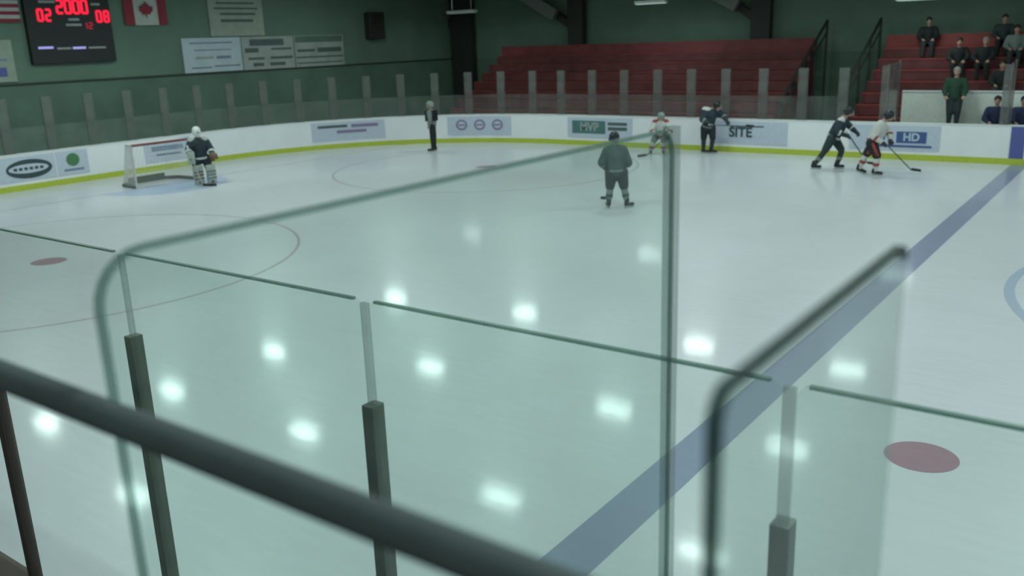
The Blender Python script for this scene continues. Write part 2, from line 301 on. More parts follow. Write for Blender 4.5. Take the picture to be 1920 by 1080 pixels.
def adoval(part, s, z, a, b, m, name='logo_emblem', o=.02):
    p, n = path(s); ax = Zv.cross(n); mb = MB(); V = []; c = p+n*.012+Zv*z
    f = [mb.b.verts.new(c+ax*a*math.cos(2*PI*i/28)+Zv*b*math.sin(2*PI*i/28)+n*(o-.012)) for i in range(28)]
    g = [mb.b.verts.new(c+ax*a*math.cos(2*PI*i/28)+Zv*b*math.sin(2*PI*i/28)) for i in range(28)]
    mb.b.faces.new(f)
    for i in range(28): mb.b.faces.new((g[i], g[(i+1) % 28], f[(i+1) % 28], f[i]))
    mb.done(name, m, part)
a = advert(.65, 2.62); adoval(a, 1.85, .60, .66, .27, 'darkprint'); adoval(a, 1.83, .61, .57, .13, 'ad', 'emblem_band', .024)
for q in range(6): adbox(a, 1.4+q*.15, 1.5+q*.15, .57, .65, 'darkprint', 'lettering_bar', .028)
a = advert(2.66, 3.62); adoval(a, 3.15, .70, .2, .19, 'greenprint'); adbox(a, 2.85, 3.45, .38, .44, 'signblue', 'lettering_bar')
a = advert(5.5, 7.2); adbox(a, 5.75, 6.9, .62, .76, 'signblue', 'lettering_bar'); adbox(a, 5.9, 6.8, .46, .52, 'signblue', 'lettering_bar')
a = advert(11.85, 14.6); adbox(a, 12.1, 13.2, .76, .86, 'signprint', 'lettering_bar'); adbox(a, 13.35, 14.35, .74, .86, 'purpleprint', 'lettering_bar'); adbox(a, 12.8, 13.9, .55, .66, 'purpleprint', 'lettering_bar')
a = advert(16.95, 19.45)
for s in (17.5, 18.2, 18.9):
    adoval(a, s, .66, .22, .2, 'purpleprint'); adoval(a, s, .66, .15, .13, 'ad', 'emblem_ring', .024); adbox(a, s-.13, s+.13, .63, .69, 'purpleprint', 'emblem_bar', .028)
a = advert(21.8, 24.4); adbox(a, 22.0, 23.35, .42, .86, 'tealprint'); adtext(a, 22.7, .64, 'MVP', .4, 'greysign', .012); adbox(a, 23.45, 24.2, .72, .82, 'signprint', 'lettering_bar'); adbox(a, 23.45, 24.2, .55, .66, 'signprint', 'lettering_bar')
a = advert(27.3, 29.75); adbox(a, 27.9, 29.0, .80, .84, 'signprint', 'lettering_bar'); adtext(a, 28.25, .62, 'SITE', .42, 'darkprint', .012)
a = advert(31.6, 34.05); adbox(a, 32.9, 33.7, .48, .80, 'navyprint'); adtext(a, 33.3, .64, 'HD', .3, 'paleblue', .01); adoval(a, 32.45, .64, .15, .14, 'navyprint'); adbox(a, 32.2, 33.85, .36, .42, 'navyprint', 'lettering_bar')

# posts and low glass round the end and the far side
gb = thing('glass_barrier', 'row of grey posts with low glass panes above the far and end boards', 'barrier', (0, 0, 0))
first = MB().box(-.14, .14, -.05, .05, 0, 1.53).done('support_post', 'post', gb); first.location = (0, 0, BH)
S0 = [2.68+1.26*k for k in range(15)] + [21.5, 22.78, 24.04, 25.3, 26.5, 27.68, 28.9, 30.12, 31.32]
def setp(o, s, off=-.08):
    p, n = path(s); q = p+n*off; o.location = (q.x, q.y, BH); o.rotation_euler = (0, 0, math.atan2(n.y, n.x)+PI/2)
S0 = [2.68-1.26] + S0; S0.insert(0, 2.68-2.52)
for k, s in enumerate(S0):
    o = first if k == 0 else first.copy()
    if k: C.objects.link(o); o.parent = gb
    setp(o, s)
for s0, s1 in zip(S0[:-1], S0[1:]): put(strip(MB(), s0+.12, s1-.12, BH, 1.76, -.07, -.085, 4).done('glass_pane', 'glassfar'), gb)

# players' bench opening on the far side
def end_panel(x, y0, y1, lab, zr=-.12):
    t = thing('bench_end_panel', lab, 'panel', (x, y0, BH))
    P(MB().box(x-.01, x+.01, y0, y1, BH, 2.66), 'clear_sheet', 'endglass', t)
    P(MB().box(x-.16, x+.05, y0-.04, y0+.06, BH-.0, 2.62), 'edge_post', 'post', t)
    P(MB().box(x-.03, x+.03, y1, y1+.07, zr, 2.72), 'rear_post', 'post', t)
end_panel(19.66, W+.09, W+1.35, 'wide smoky glass panel and post left of the white bench wall')
end_panel(22.75, W+.09, W+.75, 'grey post and panel by the bench at the right edge', .36)
t = thing('bench_wall', 'white waist-high wall behind the far players bench', 'wall', (21.5, 26.6, -.12))
P(MB().box(19.75, 29, 26.55, 26.63, -.12, 1.80), 'wall_panel', 'white', t); P(MB().box(19.75, 29, 26.52, 26.66, 1.80, 1.84), 'cap_rail', 'cap', t)
t = thing('players_bench', 'long low bench in front of the white far wall', 'bench', (23, 26.2, -.12))
P(MB().box(19.9, 29, 25.95, 26.35, .73, .78), 'seat_plank', 'brownpost', t)
for x in (20.2, 22.5, 25, 27.5, 28.9): P(MB().box(x-.04, x+.04, 26.0, 26.3, .35, .73), 'leg', 'dark', t)
P(MB().box(19.75, 29.2, W+.21, 26.5, -.12, .35), 'bench_floor', 'brownpost', t)

# bleachers
def bleacher(x0, x1, lab, rows=8, slant=0, m='red'):
    y0 = 26.9; dy = .58; z0 = .62; dz = .335
    t = thing('bleacher', lab, 'bleacher', (x0, y0, -.12))
    for k in range(rows):
        a = x0 - (slant if slant < 0 else 0)*0; b = x1
        y = y0+k*dy; z = z0+k*dz; xa = x0; xb2 = x1
        P(MB().box(xa, xb2, y, y+.32, z-.05, z), 'seat_plank', m, t)
        P(MB().box(xa, xb2, y+.02, y+.05, z-dz-.0, z-.05), 'riser_board', 'red2', t)
        P(MB().box(xa, xb2, y+.33, y+dy+.02, z-.14, z-.10), 'foot_board', 'red2', t)
        if k == rows-1: P(MB().box(xa, xb2, y+.40, y+.45, z-.09, z+.42), 'back_board', m, t)
    for x in (x0+.05, x1-.05):
        pts = [(y0, -.12)]
        mb = MB(); prof = [(y0, -.12)]
        for k in range(rows): prof += [(y0+k*dy, z0+k*dz-.05), (y0+(k+1)*dy, z0+k*dz-.05)]
        prof += [(y0+rows*dy, -.12)]
        f0 = [mb.b.verts.new((x-.04, y, z)) for y, z in prof]; f1 = [mb.b.verts.new((x+.04, y, z)) for y, z in prof]; n = len(prof)
        mb.b.faces.new(f0); mb.b.faces.new(f1[::-1])
        for i in range(n): mb.b.faces.new((f0[i], f0[(i+1) % n], f1[(i+1) % n], f1[i]))
        P(mb, 'side_panel', 'red2', t)
    return t
b1 = bleacher(1.4, 15.5, 'long dark red stepped bleacher behind the far boards')
b2 = bleacher(18.0, 34.0, 'right-hand red bleacher holding the spectators', m='redbright')
def stair_rail(x, lab):
    t = thing('stair_rail', lab, 'railing', (x, 27, -.12)); y0, z0, y1, z1 = 27.0, 1.35, 31.6, 3.95
    P(tubepath(MB(), [(x, y0, z0), (x, y1, z1)], .05), 'top_rail', 'dark', t); P(tubepath(MB(), [(x, y0, z0-.4), (x, y1, z1-.4)], .03), 'mid_rail', 'dark', t)
    for k in range(5):
        y = y0+(y1-y0)*k/4; z = z0+(z1-z0)*k/4; P(MB().cone((x, y, -.12), (x, y, z), .04, .04, 10), 'baluster', 'dark', t)
stair_rail(15.85, 'dark stair rail climbing at the right end of the long bleacher')
stair_rail(17.7, 'dark stair rail climbing at the left end of the right bleacher')

# ------------------------------------------------------------------ end wall: scoreboard, flags, banners
t = thing('scoreboard', 'black scoreboard with glowing red digits on the green end wall', 'scoreboard', (XW, 13.2, 3.45))
P(MB().box(XW+.0, XW+.18, 11.9, 14.62, 3.45, 5.85), 'casing', 'black', t, bevel=.02)
X2 = XW+.18
SEG = {'0': 'abcdef', '1': 'bc', '2': 'abged', '3': 'abgcd', '4': 'fgbc', '5': 'afgcd', '6': 'afgedc', '7': 'abc', '8': 'abcdefg', '9': 'abcdfg'}
def digit(mb, ch, y, z, w_, h, th):
    hh = h/2
    S = dict(a=(0, hh, 1), g=(0, 0, 1), d=(0, -hh, 1), f=(-w_/2, hh/2, 0), b=(w_/2, hh/2, 0), e=(-w_/2, -hh/2, 0), c=(w_/2, -hh/2, 0))
    for q in SEG[ch]:
        dy, dz, hor = S[q]
        if hor: mb.box(X2, X2+.02, y+dy-w_/2, y+dy+w_/2, z+dz-th/2, z+dz+th/2)
        else: mb.box(X2, X2+.02, y+dy-th/2, y+dy+th/2, z+dz-hh/2, z+dz+hh/2)
def display(txt, yc, zc, w_, h, th, gap, m, glow):
    n = len(txt); tot = n*w_+(n-1)*gap
    for i, ch in enumerate(txt):
        mb = MB(); digit(mb, ch, yc-tot/2+w_/2+i*(w_+gap), zc, w_, h, th); P(mb, 'led_digit', m, t)
display('2000', 13.37, 5.14, .17, .38, .075, .095, 'led', 0)
display('02', 12.46, 4.89, .14, .32, .07, .11, 'led', 0)
display('08', 14.34, 4.85, .14, .32, .07, .11, 'led', 0)
display('12', 13.80, 4.57, .1, .18, .04, .08, 'led2', 0)
for y0, y1, z in ((12.35, 12.85, 5.28), (14.0, 14.3, 5.22), (13.1, 13.6, 4.60), (13.2, 13.55, 4.76)): P(MB().box(X2, X2+.006, y0, y1, z-.035, z+.035), 'lettering_bar', 'greysign', t)
P(MB().box(X2, X2+.02, 12.12, 12.58, 3.90, 3.97), 'led_strip', 'ledblue', t); P(MB().box(X2, X2+.02, 13.2, 13.62, 3.87, 3.94), 'led_strip', 'ledblue', t)
for a_, b_ in ((12.7, 13.15), (13.72, 14.3)): P(MB().box(X2, X2+.006, a_, b_, 3.87, 3.93), 'lettering_bar', 'greysign', t)
def banner(name, lab, cat, y0, y1, z0, z1, m, bars, tilt=.0):
    t = thing(name, lab, cat, (XW+.04, (y0+y1)/2, z0))
    P(MB().box(XW+.0, XW+.05, y0, y1, z0, z1), 'panel', m, t)
    for a, b, c, d, mm in bars:
        P(MB().box(XW+.05, XW+.056, y0+a*(y1-y0), y0+b*(y1-y0), z0+c*(z1-z0), z0+d*(z1-z0)), 'lettering_bar', mm, t)
banner('sponsor_banner', 'palest blue-white banner, leftmost of the three low banners', 'banner', 17.2, 19.68, 2.93, 4.12, 'paleblue',
       [(.12, .85, .83, .87, 'signblue'), (.18, .82, .63, .66, 'signblue'), (.2, .5, .38, .46, 'greysign'), (.55, .8, .38, .46, 'signblue'), (.12, .45, .12, .15, 'signprint'), (.5, .95, .15, .18, 'signprint')])
banner('sponsor_banner', 'grey banner with dark lettering, middle of the three low banners', 'banner', 19.72, 22.2, 2.92, 4.12, 'greysign',
       [(.15, .8, .72, .92, 'signprint'), (.05, .3, .52, .66, 'signprint'), (.55, .95, .58, .64, 'signprint'), (.1, .4, .3, .37, 'signprint'), (.52, .96, .3, .38, 'signprint'), (.18, .38, .1, .2, 'signprint'), (.5, .8, .1, .2, 'signprint')])
banner('sponsor_banner', 'grey banner with a green header, rightmost of the three low banners', 'banner', 22.24, 24.85, 2.92, 4.12, 'greysign',
       [(.02, .98, .78, .98, 'green2'), (.45, .95, .45, .6, 'signprint'), (.05, .4, .48, .56, 'signprint'), (.02, .98, .28, .33, 'signprint'), (.02, .98, .1, .14, 'signprint')])
banner('sponsor_banner', 'cream banner with grey lines hung above the low banners', 'banner', 18.45, 20.85, 4.16, 6.2, 'cream',
       [(.2, .9, .66, .69, 'signprint'), (.15, .85, .55, .58, 'signprint'), (.1, .9, .46, .49, 'signprint'), (.2, .85, .36, .40, 'signprint'), (.2, .8, .24, .29, 'signprint')])
banner('sponsor_banner', 'pale sign with a blue band at the left edge under the striped flag', 'banner', 9.2, 11.4, 2.98, 4.2, 'cream',
       [(.25, .88, .13, .35, 'bluestripe'), (.2, .9, .5, .55, 'signblue'), (.2, .8, .68, .72, 'signprint')])
t = thing('canadian_flag', 'flag with red side bars and a red maple leaf on white', 'flag', (XW+.05, 15.9, 4.57))
def flagcloth(mb, y0, y1, z0, z1, n=10):
    V = []
    for i in range(n+1):
        y = y0+(y1-y0)*i/n; x = XW+.10+.025*math.sin(y*9)
        V.append([mb.b.verts.new(v) for v in ((x, y, z0), (x, y, z1), (x+.012, y, z1), (x+.012, y, z0))])
    for i in range(n):
        for k in range(4): mb.b.faces.new((V[i][k], V[i+1][k], V[i+1][(k+1) % 4], V[i][(k+1) % 4]))
    mb.b.faces.new(V[0]); mb.b.faces.new(V[-1][::-1]); return mb
P(flagcloth(MB(), 15.17, 15.50, 4.58, 5.62), 'red_bar', 'flagred', t); P(flagcloth(MB(), 15.50, 16.38, 4.57, 5.62), 'white_field', 'flagwhite', t); P(flagcloth(MB(), 16.38, 16.73, 4.58, 5.62), 'red_bar', 'flagred', t)
leaf = [(0, 1), (.18, .62), (.42, .74), (.34, .3), (.62, .52), (.7, .36), (1, .4), (.86, .08), (.98, -.04), (.5, -.4), (.56, -.58), (.06, -.5), (.05, -.95), (-.05, -.95), (-.06, -.5), (-.56, -.58), (-.5, -.4), (-.98, -.04), (-.86, .08), (-1, .4), (-.7, .36), (-.62, .52), (-.34, .3), (-.42, .74), (-.18, .62)]
mb = MB(); cy, cz, sc = 15.94, 5.06, .27
f0 = [mb.b.verts.new((XW+.145, cy+a*sc, cz+b*sc)) for a, b in leaf]; f1 = [mb.b.verts.new((XW+.155, cy+a*sc, cz+b*sc)) for a, b in leaf]
mb.b.faces.new(f1); mb.b.faces.new(f0[::-1])
for i in range(len(leaf)): mb.b.faces.new((f0[i], f0[(i+1) % len(leaf)], f1[(i+1) % len(leaf)], f1[i]))
P(mb, 'maple_leaf', 'flagred', t)
P(tubepath(MB(), [(XW+.1, 15.1, 5.64), (XW+.1, 16.8, 5.64)], .015), 'hanging_rod', 'steel', t)
t = thing('american_flag', 'flag with red and white stripes at the upper left edge', 'flag', (XW+.05, 10.6, 4.68))
for k in range(13):
    y0 = 9.0 if k < 6 else 10.0
    P(flagcloth(MB(), y0, 11.78, 4.69+k*.105, 4.69+(k+1)*.105), 'stripe', 'flagred' if k % 2 == 0 else 'flagwhite', t)
P(flagcloth(MB(), 9.0, 9.995, 4.69+6*.105, 4.69+13*.105), 'canton', 'flagnavy', t)
P(tubepath(MB(), [(XW+.1, 8.9, 6.08), (XW+.1, 11.9, 6.08)], .015), 'hanging_rod', 'steel', t)

# ------------------------------------------------------------------ goal
gx, ya, yb, gh, r = 3.0, 11.78, 13.66, 1.2, .03
t = thing('hockey_goal', 'hockey goal with red crossbar and white side netting beside the goalie', 'goal', (gx, 12.7, 0))
P(MB().cone((gx, ya, 0), (gx, ya, gh), r, r), 'goal_post', 'whitepost', t, smooth=False); P(MB().cone((gx, yb, 0), (gx, yb, gh), r, r), 'goal_post', 'whitepost', t)
P(tubepath(MB(), [(gx, ya, gh), (gx, yb, gh)], r+.005), 'crossbar', 'redpost', t)
bp = [(gx, ya, .05), (gx-.75, ya+.05, .05), (gx-1.0, ya+.35, .05), (gx-1.05, 12.7, .05), (gx-1.0, yb-.35, .05), (gx-.75, yb-.05, .05), (gx, yb, .05)]
P(tubepath(MB(), bp, .045), 'base_frame', 'greypad', t)
tp = [(gx, ya, gh), (gx-.45, ya+.1, gh), (gx-.5, ya+.4, gh), (gx-.5, yb-.4, gh), (gx-.45, yb-.1, gh), (gx, yb, gh)]
P(tubepath(MB(), tp, .022), 'top_frame', 'whitepost', t)
P(MB().box(gx-1.0, gx-.96, ya+.35, yb-.35, .0, .2), 'skirt_pad', 'greypad', t)
def netting(quads, name):
    b = bmesh.new()
    for (A, B, Cc, D, nu, nv) in quads:
        A, B, Cc, D = map(Vector, (A, B, Cc, D)); V = [[b.verts.new((A*(1-u/nu)+B*(u/nu))*(1-v/nv)+(D*(1-u/nu)+Cc*(u/nu))*(v/nv)) for u in range(nu+1)] for v in range(nv+1)]
        for i in range(nv):
            for j in range(nu): b.faces.new((V[i][j], V[i][j+1], V[i+1][j+1], V[i+1][j]))
    bmesh.ops.remove_doubles(b, verts=b.verts, dist=.001)
    bmesh.ops.wireframe(b, faces=b.faces, thickness=.011, use_replace=True, use_even_offset=False, use_boundary=True)
    me = bpy.data.meshes.new(name); b.to_mesh(me); b.free(); me.materials.append(M['net']); o = bpy.data.objects.new(name, me); C.objects.link(o); return put(o, t)
netting([((gx, ya, .1), (gx-.75, ya+.05, .1), (gx-.45, ya+.1, gh), (gx, ya, gh), 13, 18), ((gx-.75, ya+.05, .1), (gx-1, ya+.35, .1), (gx-.5, ya+.4, gh), (gx-.45, ya+.1, gh), 7, 18)], 'side_netting')
netting([((gx, yb, .1), (gx-.75, yb-.05, .1), (gx-.45, yb-.1, gh), (gx, yb, gh), 10, 14), ((gx-.75, yb-.05, .1), (gx-1, yb-.35, .1), (gx-.5, yb-.4, gh), (gx-.45, yb-.1, gh), 5, 14)], 'side_netting')
netting([((gx-1, ya+.35, .1), (gx-1, yb-.35, .1), (gx-.5, yb-.4, gh), (gx-.5, ya+.4, gh), 9, 9)], 'back_netting')
netting([((gx, ya, gh), (gx-.45, ya+.1, gh), (gx-.45, yb-.1, gh), (gx, yb, gh), 4, 14)], 'top_netting')

# ------------------------------------------------------------------ people
def frame_at(x, y):
    A = Vector((x-CAM.x, y-CAM.y, 0)).normalized(); return Vector((A.y, -A.x, 0)), A
def person(label, x, y, J, cfg, z=0, group=None):
    """J: joints as (right, away, up) metres from the feet, in the direction the photograph sees the person"""
    R, A = frame_at(x, y); O = Vector((x, y, z))
    g = {k: O+R*v[0]+A*v[1]+Zv*v[2] for k, v in J.items()}
    F = (R*cfg['face'][0]+A*cfg['face'][1]).normalized()            # where the figure looks
    t = thing('person', label, 'person', (x, y, z), group)
    lat = (g['sh1']-g['sh2']); lat.z = 0; lat = lat.normalized() if lat.length > 1e-3 else F.cross(Zv)
    spine = (g['neck']-g['pelvis']); chest = g['pelvis']+spine*.62; sd = spine.normalized(); fr = lat.cross(sd)
    rot = Matrix((lat, fr, sd)).transposed()
    mb = MB()
    mb.cap(g['pelvis'], chest, .125, .13); mb.ball(chest, .15, 1.15, .8, 1.15, rot); mb.cap(chest, g['neck'], .1, .055); mb.cap(g['neck'], g['head'], .055, .06)
    side = F.cross(Zv)
    hr = Matrix((side, F, Zv)).transposed(); H = g['head']
    mb.ball(H, .1, .82, .98, 1.18, hr); mb.ball(H+F*.04-Zv*.06, .065, .85, 1, .9, hr)
    mb.cone(H+F*.085+Zv*.01, H+F*.118-Zv*.02, .008, .018); 
    for sgn in (-1, 1): mb.ball(H+side*.084*sgn-Zv*.005, .028, .4, .8, 1.1, hr)
    for i in '12':
        mb.cap(g['sh'+i], g['el'+i], .052, .042); mb.cap(g['el'+i], g['ha'+i], .042, .028); mb.ball(g['sh'+i], .062)
        mb.cap(chest+sd*.1, g['sh'+i], .07, .055)
        mb.cap(g['hip'+i], g['kn'+i], .085, .058); mb.cap(g['kn'+i], g['an'+i], .056, .038)
        mb.cap(g['pelvis'], g['hip'+i], .11, .09)
        td = cfg.get('toe'+i, cfg['face']); TD = (R*td[0]+A*td[1]).normalized(); mb.cap(g['an'+i], g['an'+i]+TD*.11-Zv*.03, .034, .026)
    P(mb, 'body', cfg.get('skin', 'skin'), t); remesh(bpy.data.objects[t.children[0].name], .017)
    for sgn in (-1, 1): P(MB().ball(H+F*.091+side*.034*sgn+Zv*.018, .011), 'eye', 'black', t, smooth=True)
    P(MB().obox(H+F*.098-Zv*.055, side, F, Zv, .045, .012, .010), 'mouth', 'redcloth', t)
    bulk = cfg.get('bulk', 1.0); js = cfg['top']
    mb = MB(); fl = cfg.get('hem', .02)
    mb.cap(g['pelvis']+sd*fl, chest, .165*bulk, .17*bulk); mb.ball(chest+sd*.05, .19*bulk, 1.15, .85, 1.05, rot); mb.cap(chest+sd*.1, g['neck']-sd*.04, .12*bulk, .075)
    for i in '12':
        mb.cap(chest+sd*.11, g['sh'+i], .11*bulk, .095*bulk); mb.cap(g['sh'+i], g['el'+i], .095*bulk, .082*bulk); mb.cap(g['el'+i], g['el'+i].lerp(g['ha'+i], .82), .082*bulk, .055*bulk)
    j = P(mb, cfg.get('topname', 'jersey'), js, t); remesh(j, .02)
    if 'stripe' in cfg:
        mb = MB(); c0 = g['pelvis']+sd*(fl-.02); mb.cone(c0, c0+sd*.05, .172*bulk, .176*bulk, 28)
        P(mb, 'hem_stripe', cfg['stripe'], t, smooth=False)
        for i in '12':
            a = g['el'+i].lerp(g['ha'+i], .12); b = g['el'+i].lerp(g['ha'+i], .32); P(MB().cone(a, b, .084*bulk, .076*bulk, 20), 'sleeve_stripe', cfg['stripe'], t)
    if 'yoke' in cfg:
        mb = MB()
        for i in '12': mb.cap(chest+sd*.16, g['sh'+i]+sd*.012, .088*bulk, .098*bulk)
        o = P(mb, 'shoulder_yoke', cfg['yoke'], t); remesh(o, .02)
    if 'bars' in cfg:
        for k in range(6):
            q = chest+lat*(-.15+.06*k)+sd*.02; mb = MB().obox(q, lat, fr, sd, .022, .37*bulk, .36); P(mb, 'shirt_stripe', cfg['bars'], t)
    pb = cfg.get('pbulk', 1.0)
    mb = MB(); mb.cap(g['hip1'], g['hip2'], .135*pb, .135*pb); mb.cap(g['pelvis'], g['pelvis']+sd*.04, .145*pb, .13*pb)
    for i in '12':
        e = g['hip'+i].lerp(g['kn'+i], .92 if not cfg.get('long') else 1.0); mb.cap(g['hip'+i], e, .132*pb, .098*pb)
        if cfg.get('long'): mb.cap(g['kn'+i], g['an'+i]+Zv*.02, .09*pb, .06*pb)
    o = P(mb, 'pants', cfg['pants'], t); remesh(o, .02)
    if 'pstripe' in cfg:
        for i in '12':
            a = g['hip'+i]-A*.11+R*.03; b = g['hip'+i].lerp(g['kn'+i], .85)-A*.10+R*.02; P(MB().cap(a, b, .045, .04), 'pants_stripe', cfg['pstripe'], t, smooth=True)
    if not cfg.get('long'):
        for i in '12':
            mb = MB(); mb.cap(g['kn'+i], g['kn'+i].lerp(g['an'+i], .35), .078, .078); mb.cap(g['kn'+i].lerp(g['an'+i], .35), g['an'+i]+Zv*.0, .078, .052)
            o = P(mb, 'sock', cfg['socks'], t); remesh(o, .018)
            if 'sstripe' in cfg: P(MB().cone(g['kn'+i].lerp(g['an'+i], .42), g['kn'+i].lerp(g['an'+i], .62), .082, .076, 20), 'sock_band', cfg['sstripe'], t)
    for i in '12':          # skates or boots
        d = cfg.get('toe'+i, cfg['face']); D = (R*d[0]+A*d[1]); D.z = d[2] if len(d) > 2 else 0; D.normalize(); a = g['an'+i]
        mb = MB(); mb.cap(a+Zv*.09, a-D*.03-Zv*.015, .055, .05); mb.cap(a-D*.04-Zv*.02, a+D*.17-Zv*.03, .045, .038)
        s = P(mb, 'skate' if cfg.get('skates', True) else 'shoe', 'helmet', t); remesh(s, .014)
        if cfg.get('skates', True):
            sd_ = D.cross(Zv).normalized(); k = MB().obox(a+D*.06-Zv*.085, D, sd_, D.cross(sd_)*-1, .27, .006, .04)
            k.obox(a-D*.04-Zv*.065, D, sd_, Zv, .03, .02, .05); k.obox(a+D*.15-Zv*.07, D, sd_, Zv, .03, .02, .05)
            b = k.done('blade', 'steel'); b.parent = s
    for i in '12':          # hands: palm, four curled fingers, thumb
        wr = g['el'+i].lerp(g['ha'+i], .84); hd = (g['ha'+i]-g['el'+i]).normalized(); sx = hd.cross(Zv); sx = sx.normalized() if sx.length > .05 else R
        dn = hd.cross(sx).normalized(); dn = -dn if dn.z > 0 else dn; k = cfg.get('hand', 1.35)
        mb = MB(); mb.cap(wr, wr+hd*.06, .04*k, .036*k); pm = wr+hd*.05*k; mb.cap(pm-sx*.025*k, pm+sx*.025*k, .026*k, .026*k)
        for q, ln in zip((-.033, -.011, .011, .033), (.82, 1, .95, .75)):
            b0 = pm+sx*q*k+hd*.02*k; b1 = b0+hd*.035*k*ln+dn*.012*k; b2 = b1+dn*.03*k*ln-hd*.004; mb.cap(b0, b1, .0105*k, .010*k); mb.cap(b1, b2, .010*k, .009*k)
        th = pm-sx*.038*k; mb.cap(th-hd*.015*k, th-sx*.022*k+hd*.012*k+dn*.012*k, .012*k, .011*k); mb.cap(th-sx*.022*k+hd*.012*k+dn*.012*k, th-sx*.012*k+hd*.035*k+dn*.03*k, .011*k, .009*k)
        o = P(mb, 'glove' if k > 1.2 else 'hand', cfg.get('gloves', 'helmet'), t); remesh(o, .0075, 2)
    hk = cfg.get('helmet')
    if hk:
        mb = MB(); mb.ball(H+Zv*.035-F*.01, .13, .92, 1.05, .88, hr); 
        mb.cap(H-F*.06-Zv*.03+side*.06, H-F*.06-Zv*.03-side*.06, .06, .06)
        for sgn in (-1, 1): mb.ball(H+side*.1*sgn-Zv*.02, .04, .5, 1, 1.2, hr)
        o = P(mb, 'helmet', hk, t); remesh(o, .015, 3)
        if cfg.get('mask'):
            mb = MB(); mb.ball(H+F*.045-Zv*.035, .115, .9, .95, 1.2, hr); o = P(mb, 'face_mask', hk, t); remesh(o, .014)
            for q in range(4): P(MB().cone(H+F*.155+Zv*(.02-.02*q)-side*.05, H+F*.155+Zv*(.02-.02*q)+side*.05, .005, .005, 6), 'mask_bar', 'steel', t)
        else:
            mb = MB()
            for q in (-.06, -.02, .02, .06): mb.cone(H+F*.115+side*q+Zv*.05, H+F*.13+side*q*.8-Zv*.11, .004, .004, 6)
            for q in (0, -.05, -.1): mb.cone(H+F*.13+side*.065+Zv*q, H+F*.13-side*.065+Zv*q, .004, .004, 6)
            P(mb, 'face_cage', 'steel', t)
    else:
        mb = MB(); mb.ball(H+Zv*.035-F*.022, .112, .88, 1.0, 1.0, hr); mb.ball(H-F*.06-Zv*.02, .075, 1.05, .7, 1.1, hr)
        o = P(mb, cfg.get('hairname', 'hair'), cfg.get('hair', 'hair'), t); remesh(o, .014)
    return t, g, R, A, F
def stick(label, p0, p1, tip, m='stick', wd=.016):
    """shaft p0 (butt) to p1 (heel), blade to tip"""
    p0, p1, tip = map(Vector, (p0, p1, tip)); t = thing('hockey_stick', label, 'stick', p0)
    d = (p1-p0).normalized(); s = d.cross(Zv); s = s.normalized() if s.length > .05 else Vector((1, 0, 0)); n = d.cross(s)
    P(MB().obox((p0+p1)/2, d, s, n, (p1-p0).length, .03, .022), 'shaft', m, t)
    e = (tip-p1).normalized(); n2 = e.cross(Zv).normalized(); P(MB().obox((p1+tip)/2+Zv*.025, e, n2, Zv, (tip-p1).length, .012, .07), 'blade', 'black', t, bevel=.003)
    P(MB().obox(p0+d*.06, d, s, n, .12, .036, .028), 'butt_tape', 'white', t)
    return t
def W3(g, x, y, v):
    R, A = frame_at(x, y); return Vector((x, y, 0))+R*v[0]+A*v[1]+Zv*v[2]

# player standing in the middle of the ice, seen from behind
x, y = 16.62, 15.06
J = dict(pelvis=(-.05, 0, .82), neck=(-.07, .02, 1.38), head=(-.09, .05, 1.55), sh1=(-.235, 0, 1.30), sh2=(.095, 0, 1.30), el1=(-.37, .02, 1.02), ha1=(-.24, .22, .82), el2=(.22, .03, 1.0), ha2=(.10, .26, .88),
         hip1=(-.16, 0, .80), hip2=(.07, 0, .80), kn1=(-.19, .05, .46), an1=(-.22, 0, .105), kn2=(.12, .06, .46), an2=(.19, 0, .105))
person('slate-clad player standing alone mid-ice, seen from behind', x, y, J, dict(face=(.25, 1), top='tealjersey', stripe='greycloth', pants='charcoal', socks='greycloth', sstripe='tealjersey', helmet='helmet', bulk=1.12, pbulk=1.1, toe1=(-.3, 1), toe2=(.8, .7)))
stick('stick with pale shaft held low by the lone mid-ice player', W3(0, x, y, (.06, .30, .95)), W3(0, x, y, (-.20, 1.05, .03)), W3(0, x, y, (-.42, 1.2, .0)), 'whitestick')
# referee
x, y = 5.52, 21.61
J = dict(pelvis=(0, 0, .90), neck=(-.01, 0, 1.42), head=(-.04, 0, 1.60), sh1=(-.08, -.18, 1.36), sh2=(.06, .18, 1.36), el1=(-.06, -.26, 1.10), ha1=(-.12, -.20, .88), el2=(.12, .24, 1.10), ha2=(.06, .22, .86),
         hip1=(.0, -.09, .88), hip2=(.02, .09, .88), kn1=(-.02, -.09, .48), an1=(-.02, -.08, .105), kn2=(.05, .09, .48), an2=(.06, .1, .105))
person('referee in striped shirt and black trousers standing by the far corner boards', x, y, J, dict(face=(-1, -.3), top='greycloth', topname='striped_shirt', bars='blackcloth', pants='blackcloth', long=True, socks='blackcloth', helmet='greyhelmet', bulk=.95, pbulk=.85, gloves='skin', hand=1.0))
